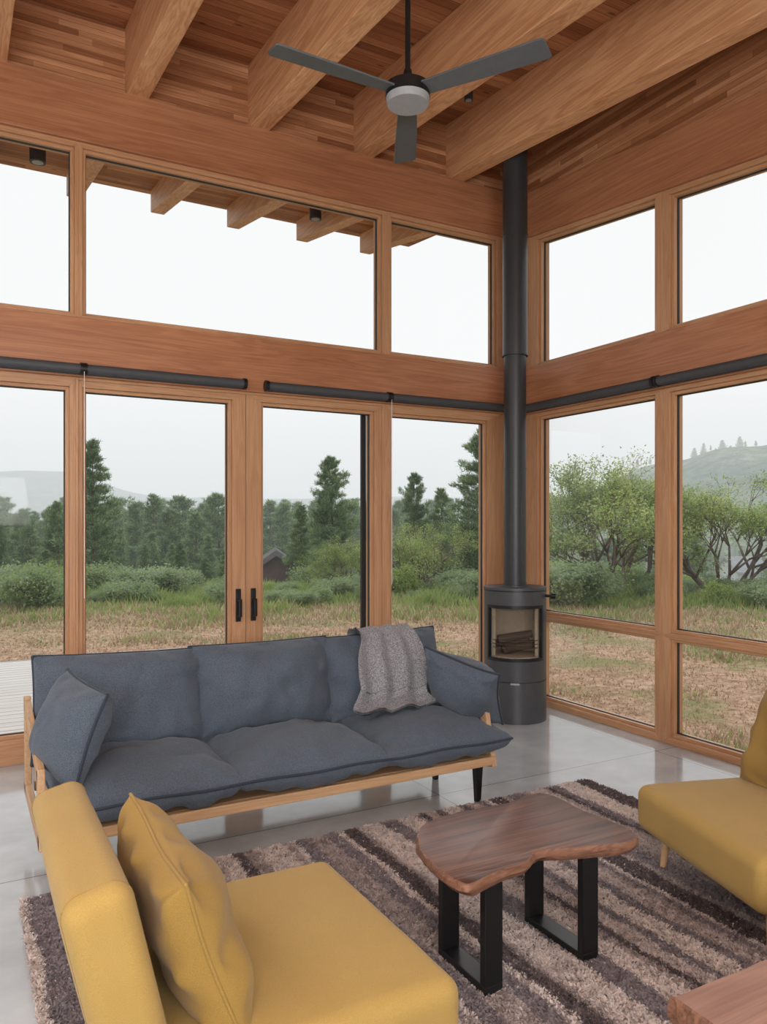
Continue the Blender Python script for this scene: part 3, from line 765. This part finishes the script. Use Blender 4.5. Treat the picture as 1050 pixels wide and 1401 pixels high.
plant('pine_tree',pines[2],24,3.1,top=4.75,wid=1.15)
plant('pine_tree',pines[4],25,4.2,top=3.2,wid=.8)
pf=empty('pine_forest',(0,0,0),world=False)
for a,b,t in ((60,-16,4.1),(45,-11,2.5),(55,-11.8,4.1),(50,-15,3.8),(52,-16.8,3.3),(48,-13.2,2.8),(58,-18.5,3.6),(38,-17.5,2.0),(40,-18.8,2.6),(42,-9.6,1.2),(36,-13.5,.6),(50,-4.5,2.2),(47,-3.6,1.5),(33,-11.5,-.1),(34,-9.3,0),(36,-15.5,1.0),(35,-18,.6),(31,-8.2,-.2),(30,-16.8,.3),(37,-10.2,.8),(40,-14.5,1.6)):
    plant('pine',pines[R_.choice([1,2,0,4])],a,b,top=t,parent=pf,wid=1.15)
for k in range(46):
    a=R_.uniform(26,40); tt=R_.uniform(-.60,.16)
    if -.19<tt<-.105: continue
    v=R_.uniform(730,782)
    plant('pine',pines[R_.choice([0,2,4,1])],a,a*tt,top=1.6+(718-v)/1050*a,parent=pf,wid=R_.uniform(1.0,1.5))
for k in range(240):
    a=R_.uniform(38,130); tt=R_.uniform(-.62,.14); b=a*tt
    if -.18<tt<-.115 and a<60: continue
    v=R_.uniform(676,732) if a>60 else R_.uniform(700,760)
    plant('pine',pines[R_.choice([0,1,3,2])],a,b,top=1.6+(718-v)/1050*a,parent=pf,wid=R_.uniform(1.0,1.5))
for k in range(190):
    a=R_.uniform(50,260); tt=R_.uniform(.12,.72); b=a*tt
    h=R_.uniform(6,11)
    if .42<tt<.52 and a<125: continue
    plant('pine',pines[R_.choice([0,1,3,2])],a,b,height=h,parent=pf,wid=R_.uniform(1.0,1.5))
for k in range(60):
    a=R_.uniform(360,660); tt=R_.uniform(.2,.7)
    plant('pine',pines[R_.choice([0,1,3])],a,a*tt,height=R_.uniform(4,8),parent=pf,wid=1.7)
for k in range(9):
    a=R_.uniform(620,660); tt=R_.uniform(.40,.475)
    plant('pine',pines[R_.choice([0,2])],a,a*tt,height=R_.uniform(8,15),parent=pf,wid=1.5)
plant('deciduous_tree',t_light[0],21,6.5,top=3.95,wid=1.25,rot=.5)
plant('deciduous_tree',t_light[1],22,9.7,top=3.6,wid=1.2,rot=2.1)
plant('deciduous_tree',t_light[0],23,-.9,top=1.4,wid=1.1)
plant('deciduous_tree',t_light[1],22,1.0,top=1.9,wid=1.1)
plant('deciduous_tree',t_light[1],24,-10.2,top=.7,wid=1.1)
sh=empty('shrub_border',(0,0,0),world=False)
for k in range(270):
    a=R_.uniform(17,32); tt=R_.uniform(-.62,.68); h=.3+.85*R_.random()**2
    if tt>.2: h*=1.35
    if -.19<tt<-.10: h=min(h,.45)
    if .43<tt<.52: h=min(h,.7)
    plant('shrub',bush[R_.choice([0,1,2,2])],a,a*tt,height=h,parent=sh,wid=R_.uniform(.9,1.5))
m_dk=leafmat('dark_siding',(.09,.06,.05),(.12,.08,.07),2,0); m_rf=leafmat('dark_roof',(.13,.12,.125),(.18,.17,.17),2,0)
m_wh=leafmat('pale_siding',(.55,.55,.53),(.65,.65,.63),2,0); m_gr=leafmat('grey_roof',(.28,.29,.31),(.36,.37,.38),2,0)
def house(a,b,w,d,zb,zw,zt,mats,rz):
    x,y=site(a,b); mb=MB(); mb.box(-w/2,w/2,-d/2,d/2,zb,zw,0)
    mb.extrude([(-w/2,-d/2,zw),(w/2,-d/2,zw),(0,-d/2,zt)],(0,d,0),0)
    for s in (-1,1):
        mb.extrude([(0,-d/2-.4,zt),(s*(w/2+.5),-d/2-.4,zw-.3),(s*(w/2+.5),-d/2-.4,zw),(0,-d/2-.4,zt+.3)],(0,d+.8,0),1)
    mb.build('neighbour_house',mats,matrix=T_((x,y,0))@Matrix.Rotation(rz,4,'Z'))
house(42,-5.9,2.8,4,-6,-1.0,.0,[m_dk,m_rf],-.35)
house(120,56,6,5,-14,-5.6,-3.6,[m_wh,m_gr],1.2)
# ------------------------------------------------------------ world + lights
w=bpy.data.worlds.new('overcast'); scene.world=w; w.use_nodes=True; nt=w.node_tree; nt.nodes.clear()
o=N(nt,'ShaderNodeOutputWorld'); bg=N(nt,'ShaderNodeBackground'); tc=N(nt,'ShaderNodeTexCoord'); sp=N(nt,'ShaderNodeSeparateXYZ')
L(nt,tc.outputs['Generated'],sp.inputs[0])
L(nt,ramp(nt,sp.outputs[2],[(0.0,(.70,.725,.74)),(.07,(.76,.78,.79)),(.2,(.88,.888,.895))]),bg.inputs[0])
bg.inputs[1].default_value=1.12; L(nt,bg.outputs[0],o.inputs[0])
def area(name,loc,rot,sx_,sy_,e,c=(.98,.99,1)):
    l=bpy.data.lights.new(name,'AREA'); l.shape='RECTANGLE'; l.size=sx_; l.size_y=sy_; l.energy=e; l.color=c
    ob=bpy.data.objects.new(name,l); ob.location=loc; ob.rotation_euler=rot; col.objects.link(ob)
area('added_fill_down',(-4.5,-7.0,4.2),(0,0,0),5,2,180)  # added fill behind the camera to brighten the room, no fixture
area('added_fill_down',(-7.2,-3.5,4.4),(0,0,0),2,4,160)  # second added overhead fill, unseen, stands for no lamp in the room
area('added_fill_up',(-5.5,-8.3,2.0),(math.radians(125),0,math.radians(-8)),4,1,300)  # unseen added fill aimed forward and up, no wall fixture
s=bpy.data.lights.new('sun','SUN'); s.energy=1.8; s.angle=.6; s.color=(1,.985,.96)
so_=bpy.data.objects.new('sun',s); so_.rotation_euler=(math.radians(50),0,math.radians(150)); col.objects.link(so_)
# ------------------------------------------------------------ camera
cd=bpy.data.cameras.new('camera'); cam=bpy.data.objects.new('camera',cd); col.objects.link(cam)
cam.location=(CX,CY,1.6); cam.rotation_euler=(math.radians(90),0,-math.atan2(FX,FY))
cd.sensor_fit='AUTO'; cd.sensor_width=36; cd.lens=1050/1401*36; cd.shift_y=17.5/1401; cd.clip_end=6000; cd.clip_start=.05
scene.camera=cam
scene.view_settings.view_transform='Standard'
print('done')
